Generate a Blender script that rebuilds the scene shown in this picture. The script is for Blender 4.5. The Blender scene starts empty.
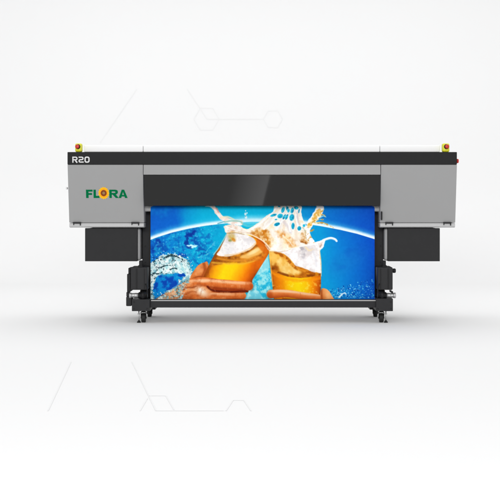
import bpy, bmesh, math, random
import numpy as np
from mathutils import Vector, Matrix

scene = bpy.context.scene
col = scene.collection
R = math.radians

# ---------------------------------------------------------------- camera
S = 0.0088            # metres per photo pixel at the plane of the printer's front
D = 9.6               # camera to printer front
CX, CY = 262.5, 200.0 # where the camera's straight-ahead axis falls
HC = 122.5*S*(1+.1/D)
cam_d = bpy.data.cameras.new('camera'); cam = bpy.data.objects.new('camera', cam_d); col.objects.link(cam)
cam.location = (0, -D, HC); cam.rotation_euler = (R(90), 0, 0)
cam_d.sensor_width = 36; cam_d.lens = 36*D/(500*S)
cam_d.shift_x = -(CX-250)/500; cam_d.shift_y = -(250-CY)/500
cam_d.clip_start = .1; cam_d.clip_end = 200
scene.camera = cam
scene.render.resolution_x = 1024; scene.render.resolution_y = 1024

# ---------------------------------------------------------------- light
w = bpy.data.worlds.new('World'); scene.world = w; w.use_nodes = True
bg = w.node_tree.nodes['Background']; bg.inputs[0].default_value = (.995, .997, 1, 1); bg.inputs[1].default_value = .79
scene.view_settings.view_transform = 'Standard'; scene.view_settings.look = 'None'
scene.view_settings.exposure = 0; scene.view_settings.gamma = 1

def softbox(name, loc, target, sx, sy, power, roll=0, colr=(1, 1, 1)):
    l = bpy.data.lights.new(name, 'AREA'); l.shape = 'RECTANGLE'; l.size = sx; l.size_y = sy; l.energy = power; l.color = colr
    o = bpy.data.objects.new(name, l); col.objects.link(o); o.location = loc
    q = (Vector(target)-Vector(loc)).to_track_quat('-Z', 'Y')
    o.rotation_euler = (q.to_matrix() @ Matrix.Rotation(R(roll), 3, 'Z')).to_euler()
    return o
softbox('softbox_above', (0, 2.0, 5.6), (0, .6, 0), 8.0, 4.0, 118)
softbox('softbox_front', (-.8, -15, 5.0), (0, 0, .9), 9.0, 2.6, 1000)
# a tall lamp with a graded diffuser, whose edge shows in the printer's window
band = softbox('strip_softbox', (-.255, -D-.4, 1.25), (-.255, 0, 1.25), .62, 2.2, 9, -14)
band.data.use_nodes = True
nt = band.data.node_tree; em = nt.nodes['Emission']
ge = nt.nodes.new('ShaderNodeNewGeometry'); sp = nt.nodes.new('ShaderNodeSeparateXYZ'); mr = nt.nodes.new('ShaderNodeMapRange')
nt.links.new(ge.outputs['Parametric'], sp.inputs[0]); nt.links.new(sp.outputs[0], mr.inputs[0]); nt.links.new(mr.outputs[0], em.inputs['Strength'])
mr.inputs[3].default_value = 0.0; mr.inputs[4].default_value = 1.0
# ---------------------------------------------------------------- helpers
def PX(px, y=0.0): return (px-CX)*S*(1+y/D)
def PZ(py, y=0.0): return HC-(py-CY)*S*(1+y/D)

def srgb(c):
    c = np.array(c, float)/255.0
    return tuple(np.where(c <= .04045, c/12.92, ((c+.055)/1.055)**2.4))

def mat(name, c, rough=.5, metal=0.0, var=.04, bump=0.0, scale=40, spec=.5, coat=0.0):
    m = bpy.data.materials.new(name); m.use_nodes = True; nt = m.node_tree; b = nt.nodes['Principled BSDF']
    b.inputs['Roughness'].default_value = rough; b.inputs['Metallic'].default_value = metal
    b.inputs['Specular IOR Level'].default_value = spec; b.inputs['Coat Weight'].default_value = coat
    tc = nt.nodes.new('ShaderNodeTexCoord'); nz = nt.nodes.new('ShaderNodeTexNoise'); nz.inputs['Scale'].default_value = scale; nz.inputs['Detail'].default_value = 5
    nt.links.new(tc.outputs['Object'], nz.inputs['Vector'])
    mx = nt.nodes.new('ShaderNodeMix'); mx.data_type = 'RGBA'
    mx.inputs[6].default_value = (*[max(0, v*(1-var)) for v in c], 1); mx.inputs[7].default_value = (*[min(1, v*(1+var)) for v in c], 1)
    nt.links.new(nz.outputs[0], mx.inputs[0]); nt.links.new(mx.outputs[2], b.inputs['Base Color'])
    if bump:
        n2 = nt.nodes.new('ShaderNodeTexNoise'); n2.inputs['Scale'].default_value = 900; nt.links.new(tc.outputs['Object'], n2.inputs['Vector'])
        bp = nt.nodes.new('ShaderNodeBump'); bp.inputs['Strength'].default_value = bump; bp.inputs['Distance'].default_value = .001
        nt.links.new(n2.outputs[0], bp.inputs['Height']); nt.links.new(bp.outputs[0], b.inputs['Normal'])
    return m

M = dict(
    grey=mat('grey_painted_sheet_metal', (.285, .285*1.0, .285*1.0), .55, 0, .015, .1, 3, .3),
    lip=mat('pale_grey_trim', (.42, .42, .42), .45, 0, .02, .0, 20, .4),
    band=mat('charcoal_powder_coat', (.020, .020, .0205), .6, 0, .06, .15, 30, .08),
    dark=mat('dark_grey_sheet_metal', (.028, .028, .029), .6, 0, .06, .15, 20, .08),
    black=mat('black_moulded_plastic', (.008, .008, .009), .45, 0, .1, .1, 60, .22),
    frame=mat('black_steel_frame', (.024, .024, .0255), .5, .0, .1, .1, 30, .16),
    glass=mat('tinted_acrylic', (.012, .012, .012), .03, 0, .02, 0, 5, .32),
    steel=mat('brushed_aluminium', (.50, .50, .50), .5, .8, .08, 0, 90),
    shell=mat('light_grey_inner_shell', (.38, .38, .38), .5, 0, .03, .05, 20, .3),
    white=mat('white_painted_metal', (.93, .93, .93), .5, 0, .01, 0, 20, .3),
    rubber=mat('black_rubber', (.012, .012, .012), .6, 0, .1, .2, 60, .3),
    yellow=mat('yellow_green_plastic', (.68, .66, .02), .35, 0, .05, 0, 60),
    red=mat('red_plastic', (.50, .016, .008), .3, 0, .05, 0, 60),
    letter=mat('white_lettering_vinyl', (.62, .62, .62), .5, 0, .02, 0, 40, .12),
    green=mat('dark_green_lettering_vinyl', (.0, .135, .045), .6, 0, .05, 0, 40, .03),
    petal=mat('golden_petal_vinyl', (.90, .46, .01), .5, 0, .15, 0, 60, .05),
    petal2=mat('orange_petal_vinyl', (.80, .26, .01), .5, 0, .15, 0, 60, .12),
    disc=mat('brown_disc_vinyl', (.20, .045, .008), .5, 0, .3, 0, 300, .12),
    disc2=mat('tan_disc_vinyl', (.30, .17, .07), .5, 0, .3, 0, 300, .12),
    back=mat('white_studio_paint', (.85, .85, .85), .85, 0, .003, 0, .3, .0),
    line=mat('pale_grey_line_paint', (.85*.968, .85*.968, .85*.968), .85, 0, .01, 0, 5, .0),
    core=mat('cardboard_core', (.30, .22, .14), .7, 0, .1, .1, 40, .2),
)

def empty(name, loc=(0, 0, 0), parent=None):
    o = bpy.data.objects.new(name, None); col.objects.link(o); o.location = loc; o.empty_display_size = .2; o.parent = parent
    return o
def tag(o, label=None, cat=None, group=None, kind=None):
    if label: o['label'] = label
    if cat: o['category'] = cat
    if group: o['group'] = group
    if kind: o['kind'] = kind
    return o

class MB:
    def __init__(s): s.bm = bmesh.new()
    def _add(s, tmp, mi=0, smooth=False):
        vm = {v: s.bm.verts.new(v.co) for v in tmp.verts}
        for f in tmp.faces:
            try: g = s.bm.faces.new([vm[v] for v in f.verts])
            except ValueError: continue
            g.material_index = mi; g.smooth = smooth
        tmp.free(); return s
    def box(s, x0, x1, y0, y1, z0, z1, bev=.003, seg=2, mi=0):
        t = bmesh.new(); bmesh.ops.create_cube(t, size=1)
        for v in t.verts: v.co = Vector(((x0+x1)/2+v.co.x*(x1-x0), (y0+y1)/2+v.co.y*(y1-y0), (z0+z1)/2+v.co.z*(z1-z0)))
        if bev: bmesh.ops.bevel(t, geom=t.edges[:], offset=min(bev, abs(x1-x0)*.45, abs(y1-y0)*.45, abs(z1-z0)*.45), segments=seg, affect='EDGES', profile=.5)
        return s._add(t, mi)
    def pbox(s, p0, p1, q0, q1, y0, y1, bev=.003, seg=2, mi=0):   # sizes read off at the depth of the front face
        return s.box(PX(p0, y0), PX(p1, y0), y0, y1, PZ(q1, y0), PZ(q0, y0), bev, seg, mi)
    def cyl(s, a, b, r, r2=None, n=32, mi=0, bev=0.0):
        a, b = Vector(a), Vector(b); r2 = r if r2 is None else r2
        t = bmesh.new(); bmesh.ops.create_cone(t, cap_ends=True, segments=n, radius1=r, radius2=r2, depth=(b-a).length)
        if bev:
            es = [e for e in t.edges if len(e.link_faces) == 2 and any(len(f.verts) > 4 for f in e.link_faces)]
            bmesh.ops.bevel(t, geom=es, offset=bev, segments=3, affect='EDGES', profile=.5)
        q = (b-a).to_track_quat('Z', 'Y'); bmesh.ops.transform(t, matrix=Matrix.Translation((a+b)/2) @ q.to_matrix().to_4x4(), verts=t.verts)
        for f in t.faces: f.smooth = len(f.verts) <= 4
        vm = {v: s.bm.verts.new(v.co) for v in t.verts}
        for f in t.faces:
            g = s.bm.faces.new([vm[v] for v in f.verts]); g.material_index = mi; g.smooth = f.smooth
        t.free(); return s
    def lathe(s, prof, o, ax, n=40, mi=0):          # prof: (radius, distance along axis)
        o, ax = Vector(o), Vector(ax).normalized(); q = ax.to_track_quat('Z', 'Y'); rings = []
        for r, h in prof:
            rings.append([s.bm.verts.new(o+q @ Vector((r*math.cos(k*2*math.pi/n), r*math.sin(k*2*math.pi/n), h))) for k in range(n)])
        for A, B in zip(rings, rings[1:]):
            for k in range(n):
                f = s.bm.faces.new((A[k], A[(k+1) % n], B[(k+1) % n], B[k])); f.smooth = True; f.material_index = mi
        for Rg in (rings[0][::-1], rings[-1]):
            f = s.bm.faces.new(Rg); f.material_index = mi
        return s
    def prism(s, prof, x0, x1, bev=.003, mi=0):     # prof: (y, z) outline pushed along x
        t = bmesh.new(); a = [t.verts.new((x0, y, z)) for y, z in prof]; b = [t.verts.new((x1, y, z)) for y, z in prof]; n = len(prof)
        t.faces.new(a[::-1]); t.faces.new(b)
        for k in range(n): t.faces.new((a[k], a[(k+1) % n], b[(k+1) % n], b[k]))
        bmesh.ops.recalc_face_normals(t, faces=t.faces)
        if bev: bmesh.ops.bevel(t, geom=t.edges[:], offset=bev, segments=2, affect='EDGES', profile=.5)
        return s._add(t, mi)
    def slab(s, pts, y0, y1, mi=0):                 # pts: (x, z) outline given thickness y0..y1; y may lean through callables
        t = bmesh.new(); f0 = y0 if callable(y0) else (lambda x, z: y0); f1 = y1 if callable(y1) else (lambda x, z: y1)
        a = [t.verts.new((x, f0(x, z), z)) for x, z in pts]; b = [t.verts.new((x, f1(x, z), z)) for x, z in pts]; n = len(pts)
        t.faces.new(a); t.faces.new(b[::-1])
        for k in range(n): t.faces.new((a[k], b[k], b[(k+1) % n], a[(k+1) % n]))
        bmesh.ops.recalc_face_normals(t, faces=t.faces); bmesh.ops.triangulate(t, faces=[f for f in t.faces if len(f.verts) > 4])
        return s._add(t, mi)
    def tube(s, pts, r, n=10, mi=0):
        pts = [Vector(p) for p in pts]; rings = []
        for i, p in enumerate(pts):
            d = (pts[min(i+1, len(pts)-1)]-pts[max(i-1, 0)]).normalized(); q = d.to_track_quat('Z', 'Y')
            rings.append([s.bm.verts.new(p+q @ Vector((r*math.cos(k*2*math.pi/n), r*math.sin(k*2*math.pi/n), 0))) for k in range(n)])
        for A, B in zip(rings, rings[1:]):
            best = min(range(n), key=lambda o: sum((A[k].co-B[(k+o) % n].co).length for k in range(n)))
            for k in range(n):
                f = s.bm.faces.new((A[k], A[(k+1) % n], B[(k+1+best) % n], B[(k+best) % n])); f.smooth = True; f.material_index = mi
        s.bm.faces.new(rings[0][::-1]).material_index = mi; s.bm.faces.new(rings[-1]).material_index = mi
        return s
    def build(s, name, mats, parent=None):
        me = bpy.data.meshes.new(name); s.bm.normal_update(); s.bm.to_mesh(me); s.bm.free()
        for m in (mats if isinstance(mats, (list, tuple)) else [mats]): me.materials.append(m)
        o = bpy.data.objects.new(name, me); col.objects.link(o); o.parent = parent
        return o

# ---------------------------------------------------------------- the setting
WALL, RAD, HALF = 6.0, 1.5, 16.0
prof = [(-16, 0), (WALL-RAD, 0)]
prof += [(WALL-RAD+RAD*math.sin(a), RAD-RAD*math.cos(a)) for a in [R(k*3) for k in range(1, 31)]] + [(WALL, 14.0)]
b = bmesh.new(); rows = [[b.verts.new((x, y, z)) for x in (-HALF, HALF)] for y, z in prof]
for A, B in zip(rows, rows[1:]):
    f = b.faces.new((A[0], A[1], B[1], B[0])); f.smooth = True
me = bpy.data.meshes.new('backdrop'); b.to_mesh(me); b.free(); me.materials.append(M['back'])
o = bpy.data.objects.new('backdrop', me); col.objects.link(o); tag(o, 'seamless white studio backdrop sweeping from floor to wall', 'backdrop', kind='structure')

def ribbon(mb, pts, wd, to3):
    closed = math.hypot(pts[0][0]-pts[-1][0], pts[0][1]-pts[-1][1]) < 1e-6
    P = [Vector(p) for p in (pts[:-1] if closed else pts)]; n = len(P); A, B = [], []
    for i, p in enumerate(P):
        d1 = (p-P[i-1]) if (i or closed) else (P[1]-p); d2 = (P[(i+1) % n]-p) if (i < n-1 or closed) else d1
        d1 = d1.normalized(); d2 = d2.normalized(); n1 = Vector((-d1.y, d1.x)); nn = (n1+Vector((-d2.y, d2.x))).normalized(); k = wd/2/max(.3, nn.dot(n1))
        A.append(mb.bm.verts.new(to3(*(p+nn*k)))); B.append(mb.bm.verts.new(to3(*(p-nn*k))))
    for i in range(n if closed else n-1):
        j = (i+1) % n; mb.bm.faces.new((A[i], A[j], B[j], B[i]))
def hexa(cx, cy, r): return [(cx+r*math.cos(R(60*k)), cy+r*math.sin(R(60*k))) for k in range(7)]
lw = MB(); wy = WALL-.002
on_wall = lambda x, z: (x, wy, z)
wp = lambda pts: [(PX(p, wy), PZ(q, wy)) for p, q in pts]
for pts in (hexa(206.5, 119.3, 12.6), hexa(273, 119.3, 9.6), [(187, 89), (199.8, 108.2)], [(200.8, 109.6), (206.8, 119.3), (218.4, 119.3)], [(219.4, 119.3), (263.0, 119.3)], [(137, 89), (100, 143)]):
    ribbon(lw, wp(pts), .011, on_wall)
tag(lw.build('wall_linework', M['line']), 'faint grey hexagon outlines and lines on the white wall', 'wall marking', kind='structure')
lw = MB()
def fl(p, q):
    k = HC/((q-CY)*S); return ((p-CX)*S*k, k*D-D)
on_floor = lambda x, y: (x, y, .0015)
for pts in ([(71, 362), (48, 411)], [(132, 362), (148.4, 395.5), (156, 411), (224, 411)], [(140, 411), (147.3, 398.6)], [(149, 396), (166, 396), (174, 410)], [(226, 411), (233, 400.5), (244, 400.5), (251, 411)]):
    ribbon(lw, [fl(*p) for p in pts], .006, on_floor)
tag(lw.build('floor_linework', M['line']), 'faint grey geometric lines on the white floor in front', 'floor marking', kind='structure')

# ---------------------------------------------------------------- the printer
PR = empty('wide_format_printer', (0, .1, 0))
tag(PR, 'wide grey and charcoal digital printer standing on four casters', 'printer')
def part(mb, name, m, parent=None):
    o = mb.build(name, m, parent or PR)
    if parent is None: o.location = (0, -.1, 0)     # meshes are drawn in scene coordinates; undo the Empty's place
    return o

# top band with its lettering
m = MB(); m.pbox(67.4, 457.0, 152.0, 164.6, -.004, .86, .004)
band_o = part(m, 'top_band', M['band'])
m = MB()
def stroke2(mb, pts, wd, yf, yb):                    # an outlined stroke with round joints
    for (a, b) in zip(pts, pts[1:]):
        (ax, az), (bx, bz) = a, b; dx, dz = bx-ax, bz-az; L = math.hypot(dx, dz); nx, nz = -dz/L*wd/2, dx/L*wd/2
        mb.slab([(ax+nx, az+nz), (bx+nx, bz+nz), (bx-nx, bz-nz), (ax-nx, az-nz)], yf, yb)
def arcp(cx, cz, r, a0, a1, n=6): return [(cx+r*math.cos(R(a0+(a1-a0)*k/n)), cz+r*math.sin(R(a0+(a1-a0)*k/n))) for k in range(n+1)]
pt = lambda L: [(PX(p, -.005), PZ(q, -.005)) for p, q in L]
# solid outlines so that no two pieces overlap (photo pixels, y down)
def ring(mb, outer, inner, yf, yb):                  # closed band between two outlines of equal count
    n = len(outer)
    for k in range(n):
        a, b2 = outer[k], outer[(k+1) % n]; c, d = inner[(k+1) % n], inner[k]
        mb.slab([a, b2, c, d], yf, yb)
def rrect(x0, x1, y0, y1, r, n=5):
    L = []
    for cx, cy, a in ((x1-r, y1-r, 0), (x0+r, y1-r, 90), (x0+r, y0+r, 180), (x1-r, y0+r, 270)):
        L += [(cx+r*math.cos(R(a+90*k/n)), cy+r*math.sin(R(a+90*k/n))) for k in range(n+1)]
    return L
def band_path(pts, wd):                              # mitred stroke as one outline
    L, Rr = [], []
    for i, p in enumerate(pts):
        a = pts[max(i-1, 0)]; c = pts[min(i+1, len(pts)-1)]
        d1 = (Vector(p)-Vector(a)) if i else (Vector(c)-Vector(p)); d2 = (Vector(c)-Vector(p)) if i < len(pts)-1 else d1
        d1.normalize(); d2.normalize(); n1 = Vector((-d1.y, d1.x)); n2 = Vector((-d2.y, d2.x)); nn = (n1+n2).normalized(); k = wd/2/max(.3, nn.dot(n1))
        L.append((p[0]+nn.x*k, p[1]+nn.y*k)); Rr.append((p[0]-nn.x*k, p[1]-nn.y*k))
    return L, Rr
def put_path(mb, pts, wd, yf, yb):
    L, Rr = band_path(pts, wd)
    for k in range(len(pts)-1): mb.slab(pt([L[k], L[k+1], Rr[k+1], Rr[k]]), yf, yb)
yf, yb = -.0058, -.0035
WD = 1.12
# R: stem, and a bowl with leg
put_path(m, [(72.92, 162.7), (72.92, 157.83)], WD, yf, yb)
put_path(m, [(72.3, 157.2)]+[(75.9, 157.2), (76.7, 157.6), (77.0, 158.4), (76.8, 159.3), (76.0, 159.8), (73.56, 159.8)], WD, yf, yb)
put_path(m, [(75.4, 160.45), (77.2, 162.7)], WD*1.2, yf, yb)
# 2
put_path(m, [(78.6, 157.2), (82.0, 157.2), (82.8, 157.6), (83.0, 158.4), (82.8, 159.2), (82.0, 159.6), (80.0, 159.7), (79.3, 160.1), (79.1, 160.9), (79.3, 161.7), (80.1, 162.05), (83.7, 162.05)], WD, yf, yb)
# 0
ring(m, pt(rrect(84.5, 89.6, 156.55, 162.7, 1.9)), pt(rrect(85.75, 88.35, 157.8, 161.45, .7)), yf, yb)
part(m, 'model_lettering', M['letter'], band_o)

# white covers along the top, set back, with two seams
for a, b2 in ((84, 142.9), (143.3, 379.7), (380.1, 440)):
    m = MB(); m.pbox(a, b2, 145.2, 152.0, .10, .80, .006, 3)
    part(m, 'top_cover', M['white'])

m = MB(); m.box(PX(90, .12), PX(435, .12), .13, .70, PZ(151.5, .12), PZ(146, .12), .002); part(m, 'seam_filler', M['white'])  # white filler added behind the covers so the seams look less dark

# side covers: front leans back a little towards the bottom
LEAN = .085
def cover(p0, p1, name='side_cover'):
    z0, z1, zb = PZ(164.7), PZ(222.6, LEAN), PZ(227.6, LEAN)
    m = MB(); m.prism([(0, z0), (.84, z0), (.84, z1), (LEAN, z1)], PX(p0), PX(p1), .004)
    o = part(m, name, M['grey'])
    m = MB(); m.prism([(LEAN+.004, z1-.003), (.83, z1-.003), (.83, zb), (LEAN+.02, zb), (LEAN-.004, zb+.008), (LEAN-.002, z1-.012)], PX(p0)+.002, PX(p1)-.002, .002)
    part(m, 'bottom_lip', M['lip'], o)
    return o
def latch(p, parent, py=223.0):
    x0, x1, z = PX(p, LEAN), PX(p+8, LEAN), PZ(py, LEAN); yf = LEAN-.016
    m = MB()
    m.box(x0, x1, yf, LEAN+.002, z-.004, z+.009, .003)
    m.box(x1-.011, x1-.002, yf+.004, LEAN+.002, z-.022, z-.0042, .002); m.box(x0+.002, x0+.009, yf+.004, LEAN+.002, z-.018, z-.0042, .002)
    o = part(m, 'latch', M['frame'], parent)
    return o
cl = cover(67.5, 143.0); latch(73.2, cl); latch(131.4, cl)
m = MB(); m.pbox(65.9, 67.4, 187.2, 189.3, .06, .09, .003); part(m, 'hinge_pin', M['steel'], cl)
cr = cover(381.0, 457.0); latch(385.2, cr); latch(443.2, cr)
m = MB(); m.pbox(380.9, 382.4, 211.5, 220, .05, .075, .002); part(m, 'cover_catch', M['black'], cr)

# lettering and flower on the left cover (its face leans, so the vinyl follows it)
ztop, zbot = PZ(164.7), PZ(222.6, LEAN)
face = lambda z: LEAN*(ztop-z)/(ztop-zbot)
def vin(mb, L, lift, mi=0):
    P = [(PX(p, .04), PZ(q, .04)) for p, q in L]
    mb.slab(P, lambda x, z: face(z)-lift, lambda x, z: face(z)+.001, mi)
m = MB(); T, B_, lf = 189.7, 198.0, .0016
vin(m, [(86.0, T), (92.6, T), (92.6, 191.6), (88.5, 191.6), (88.5, 193.1), (92.0, 193.1), (92.0, 194.9), (88.5, 194.9), (88.5, B_), (86.0, B_)], lf)
part(m, 'brand_letter', M['green'], cl); m = MB()
vin(m, [(93.5, T), (95.9, T), (95.9, 195.9), (99.4, 195.9), (99.4, B_), (93.5, B_)], lf)
part(m, 'brand_letter', M['green'], cl); m = MB()
# R as three non-overlapping pieces
x0 = 109.3
vin(m, [(x0, T), (x0+2.4, T), (x0+2.4, B_), (x0, B_)], lf)
bowl_o = [(x0+2.4, T), (x0+6.0, T), (x0+7.6, T+.35), (x0+8.4, T+1.2), (x0+8.6, T+2.4), (x0+8.3, T+3.6), (x0+7.3, T+4.5), (x0+5.6, T+4.9), (x0+2.4, T+4.95)]
bowl_i = [(x0+2.4, T+1.75), (x0+4.9, T+1.75), (x0+5.6, T+1.85), (x0+6.0, T+2.1), (x0+6.1, T+2.45), (x0+6.0, T+2.85), (x0+5.6, T+3.15), (x0+4.9, T+3.25), (x0+2.4, T+3.25)]
for k in range(8): vin(m, [bowl_o[k], bowl_o[k+1], bowl_i[k+1], bowl_i[k]], lf)
vin(m, [(x0+3.3, T+4.95), (x0+5.6, T+4.9), (x0+6.5, T+4.8), (x0+9.3, B_), (x0+6.4, B_)], lf)
part(m, 'brand_letter', M['green'], cl); m = MB()
# A as legs and bar
a0 = 118.5
vin(m, [(a0, B_), (a0+3.3, T), (a0+4.5, T), (a0+4.5, T+2.3), (a0+2.6, B_)], lf)
vin(m, [(a0+4.5, T), (a0+5.7, T), (a0+9.0, B_), (a0+6.4, B_), (a0+4.5, T+2.3)], lf)
vin(m, [(a0+3.35, T+5.3), (a0+5.65, T+5.3), (a0+6.1, T+6.8), (a0+2.9, T+6.8)], lf-.0006)
part(m, 'brand_letter', M['green'], cl)
m = MB(); fx, fy = 103.7, 193.1
for lay, (n, ri, ro, wdt, mi, off, lf) in enumerate([(15, 2.4, 6.2, 1.3, 0, 0, .0016), (15, 2.4, 5.5, .9, 0, 12, .0021), (15, 2.2, 4.6, .75, 1, 0, .0026)]):
    for k in range(n):
        a = R(off+360*k/n); ca, sa = math.cos(a), math.sin(a); P = []
        for rr_, ww in ((ri, .35*wdt), (ri+(ro-ri)*.45, wdt*.72), (ri+(ro-ri)*.75, wdt*.55), (ro, 0), (ri+(ro-ri)*.75, -wdt*.55), (ri+(ro-ri)*.45, -wdt*.72), (ri, -.35*wdt)):
            P.append((fx+.93*(rr_*ca-ww*sa), fy+1.04*(rr_*sa+ww*ca)))
        vin(m, P, lf+.00005*(k % 3), mi)
vin(m, [(fx+3.0*math.cos(R(15*k)), fy+3.1*math.sin(R(15*k))) for k in range(24)], .0032, 2)
vin(m, [(fx+1.35*math.cos(R(20*k)), fy+1.4*math.sin(R(20*k))) for k in range(18)], .0037, 3)
part(m, 'sunflower_emblem', [M['petal'], M['petal2'], M['disc'], M['disc2']], cl)

# centre fascia and tinted window
m = MB(); m.pbox(143.45, 380.5, 164.75, 174.7, .0, .30, .003)
part(m, 'centre_fascia', M['grey'])
m = MB(); m.pbox(144.0, 380.3, 174.9, 205.7, .010, .022, .002)
win = part(m, 'viewing_window', M['glass'])
m = MB(); m.box(PX(144.4), PX(380), .023, .05, PZ(177), PZ(175), .002)
part(m, 'window_rail', M['black'], win)

# body behind the window and under the covers
m = MB(); m.pbox(146, 378, 176, 203, .26, .80, .006); part(m, 'print_head_bay', M['band'])
m = MB(); m.box(PX(90), PX(435), .46, .84, PZ(250), PZ(228), .006); part(m, 'rear_beam', M['frame'])

# guide roller the print comes over
RY, RR = .155, 3.0*S
m = MB(); rz = PZ(208.6, RY-RR)
m.cyl((PX(143.6, .2), RY, rz), (PX(381, .2), RY, rz), RR, bev=.002)
part(m, 'guide_roller', M['lip'])

# uprights
for a, b2, sg in ((142.2, 154.0, -1), (371.0, 383.2, 1)):
    m = MB(); m.pbox(a, b2, 211.8, 307.0, .27, .62, .004); up = part(m, 'upright', M['frame'])
    for q in (222, 246, 262):
        x = PX(145.2 if sg < 0 else 380.6, .27); m = MB(); m.cyl((x, .262, PZ(q, .27)), (x, .271, PZ(q, .27)), .007, n=6); part(m, 'bolt', M['black'], up)
m = MB(); m.pbox(158.6, 366.4, 276, 290, .40, .50, .004); part(m, 'cross_member', M['frame'])

# ink cabinets hanging under the covers: dark front box, pale shell behind
for a, b2, c, d in ((85.0, 137.2, 86, 140.2), (387.9, 439.9, 384.6, 439)):
    m = MB(); m.pbox(a, b2, 228.2, 261.3, .115, .17, .003); cab = part(m, 'ink_cabinet', M['dark'])
    m = MB(); m.pbox(c, d, 228.2, 260.9, .171, .50, .022, 5); part(m, 'cabinet_shell', M['shell'], cab)
m = MB(); x = PX(388.6, .17); 
# emergency stops
def estop(p0, p1, yaw):
    e = empty('emergency_stop', (PX((p0+p1)/2, .03), .06-.1, PZ(152.0)), PR)
    w2 = (p1-p0)*S/2; h = 8.9*S
    m = MB(); m.box(-w2, w2, -.028, .03, .001, h, .015, 5); bx = m.build('housing', M['yellow'], e)
    m = MB(); m.lathe([(.022, 0), (.022, .003), (.019, .004)], (0, -.028, h*.62), (0, -1, 0)); m.build('collar', M['black'], e)
    m = MB(); m.lathe([(.010, 0), (.010, .012), (.016, .013), (.0185, .017), (.0175, .023), (.013, .027), (.005, .029), (.001, .0292)], (0, -.0335, h*.62), (0, -1, 0)); m.build('push_button', M['red'], e)
    e.rotation_euler = (0, 0, R(yaw)); return e
estop(75.0, 81.6, -7); estop(442.6, 449.6, 6)
# red knob on the right end
m = MB(); zc = PZ(161, .05); m.lathe([(.012, 0), (.012, .006), (.019, .007), (.019, .018), (.015, .022)], (PX(457)+.0005, .05, zc), (1, 0, 0)); part(m, 'power_knob', M['red'])

# front beam and take-up roller
m = MB(); z0, z1 = PZ(307.6, .06), PZ(299.6, .06)
m.prism([(.06, z0), (.06, z1-.010), (.070, z1), (.112, z1), (.112, z0)], PX(150.2, .06), PX(376.8, .06), .0015)
bm_o = part(m, 'front_beam', M['frame'])
m = MB(); m.pbox(151, 376, 300.0, 301.1, .057, .0595, .0008); part(m, 'bevel_highlight', M['shell'], bm_o)  # pale strip paints in the light caught along the beam's top bevel
TY = .18; m = MB(); tz = PZ(303, TY)
m.cyl((PX(149.5, .2), TY, tz), (PX(376.5, .2), TY, tz), .034, bev=.002); part(m, 'take_up_roller', M['core'])

# end housings of the take-up unit
def housing(sg):
    X = (lambda p: p) if sg < 0 else (lambda p: 525.0-p)          # the right unit faces the other way, mirrored about the centre
    def bx(mb, p0, p1, q0, q1, y0, y1, bev=.004, seg=2):
        a, b2 = sorted((X(p0), X(p1))); mb.pbox(a, b2, q0, q1, y0, y1, bev, seg)
    m = MB(); bx(m, 130.5 if sg < 0 else 132.2, 147.4, 267.3, 290.0, .03, .262, .010, 3)
    h = part(m, 'take_up_housing', M['frame'])
    m = MB(); bx(m, 139.0, 141.9, 260.6, 267.2, .10, .16, .006, 3); bx(m, 138.0, 142.4, 265.4, 267.25, .09, .17, .003)
    part(m, 'sensor_block', M['black'], h)
    for p0, p1 in ((136, 137.2), (143.9, 144.7)):
        m = MB(); bx(m, p0, p1, 268.6, 289, .026, .0305, .001); part(m, 'housing_rib', M['black'], h)
    if sg < 0:
        m = MB(); bx(m, 128.3, 130.4, 268.0, 274.0, .06, .22, .004); bx(m, 127.0, 130.4, 274.05, 292.0, .05, .24, .004); part(m, 'side_bracket', M['black'], h)
        m = MB(); bx(m, 126.0, 131.6, 296.8, 306.2, .08, .22, .008, 3); bx(m, 126.3, 128.8, 292.1, 296.75, .09, .2, .005); part(m, 'motor_housing', M['frame'], h)
        m = MB(); bx(m, 131.8, 149.8, 299.4, 311.2, .03, .262, .004); part(m, 'base_block', M['frame'], h)
    else:
        m = MB(); xx = PX(393, .1); m.lathe([(.018, 0), (.020, .004), (.020, .020), (.015, .026)], (xx-.002, .1, PZ(270.7, .1)), (1, 0, 0)); part(m, 'hand_knob', M['black'], h)
        m = MB(); bx(m, 132.0, 149.0, 298.6, 311.2, .03, .262, .004); part(m, 'base_block', M['frame'], h)
        m = MB(); bx(m, 131.8, 133.6, 291.4, 293.2, .04, .2, .003); part(m, 'side_bracket', M['black'], h)
    # chuck: silver collar outside, black cone inside, on one axis
    ya = .075; zc = PZ(295.4, ya); s_ = -1 if sg < 0 else 1
    xo = PX(X(130.6), ya); xi = PX(X(138.6), ya); xe = PX(X(147.6), ya); ax = (-s_, 0, 0); L = abs(xi-xo); L2 = abs(xe-xi)
    m = MB(); m.lathe([(.019, -.012), (.0245, -.010), (.0245, .006), (.0205, .008), (.0205, L*.5), (.022, L*.5+.003), (.022, L-.001)], (xo, ya, zc), ax); part(m, 'silver_collar', M['steel'], h)
    m = MB(); m.lathe([(.026, 0), (.030, .006), (.030, L2*.3), (.043, L2*.42), (.043, L2*.62), (.030, L2*.72), (.022, L2)], (xi, ya, zc), ax); part(m, 'roller_chuck', M['black'], h)
    m = MB(); bx(m, 140.0, 147.2, 290.15, 299.3 if sg < 0 else 298.5, .13, .25, .004); part(m, 'neck_block', M['black'], h)
    for pa, qa in ((134, 302), (134, 308.6), (147, 308.6)):
        x = PX(X(pa), .03); m = MB(); m.cyl((x, .026, PZ(qa, .03)), (x, .0302, PZ(qa, .03)), .006, n=6); part(m, 'screw', M['black'], h)
    m = MB(); base = X(148.6); pts = []
    for k in range(13):
        t = k/12; pts.append((PX(X(145.5+2.0*math.sin(t*3.14)), .02), .028-.02*math.sin(t*3.14), PZ(284+12*t, .02)))
    m.tube(pts, .005); part(m, 'cable', M['black'], h)
housing(-1); housing(1)

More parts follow.
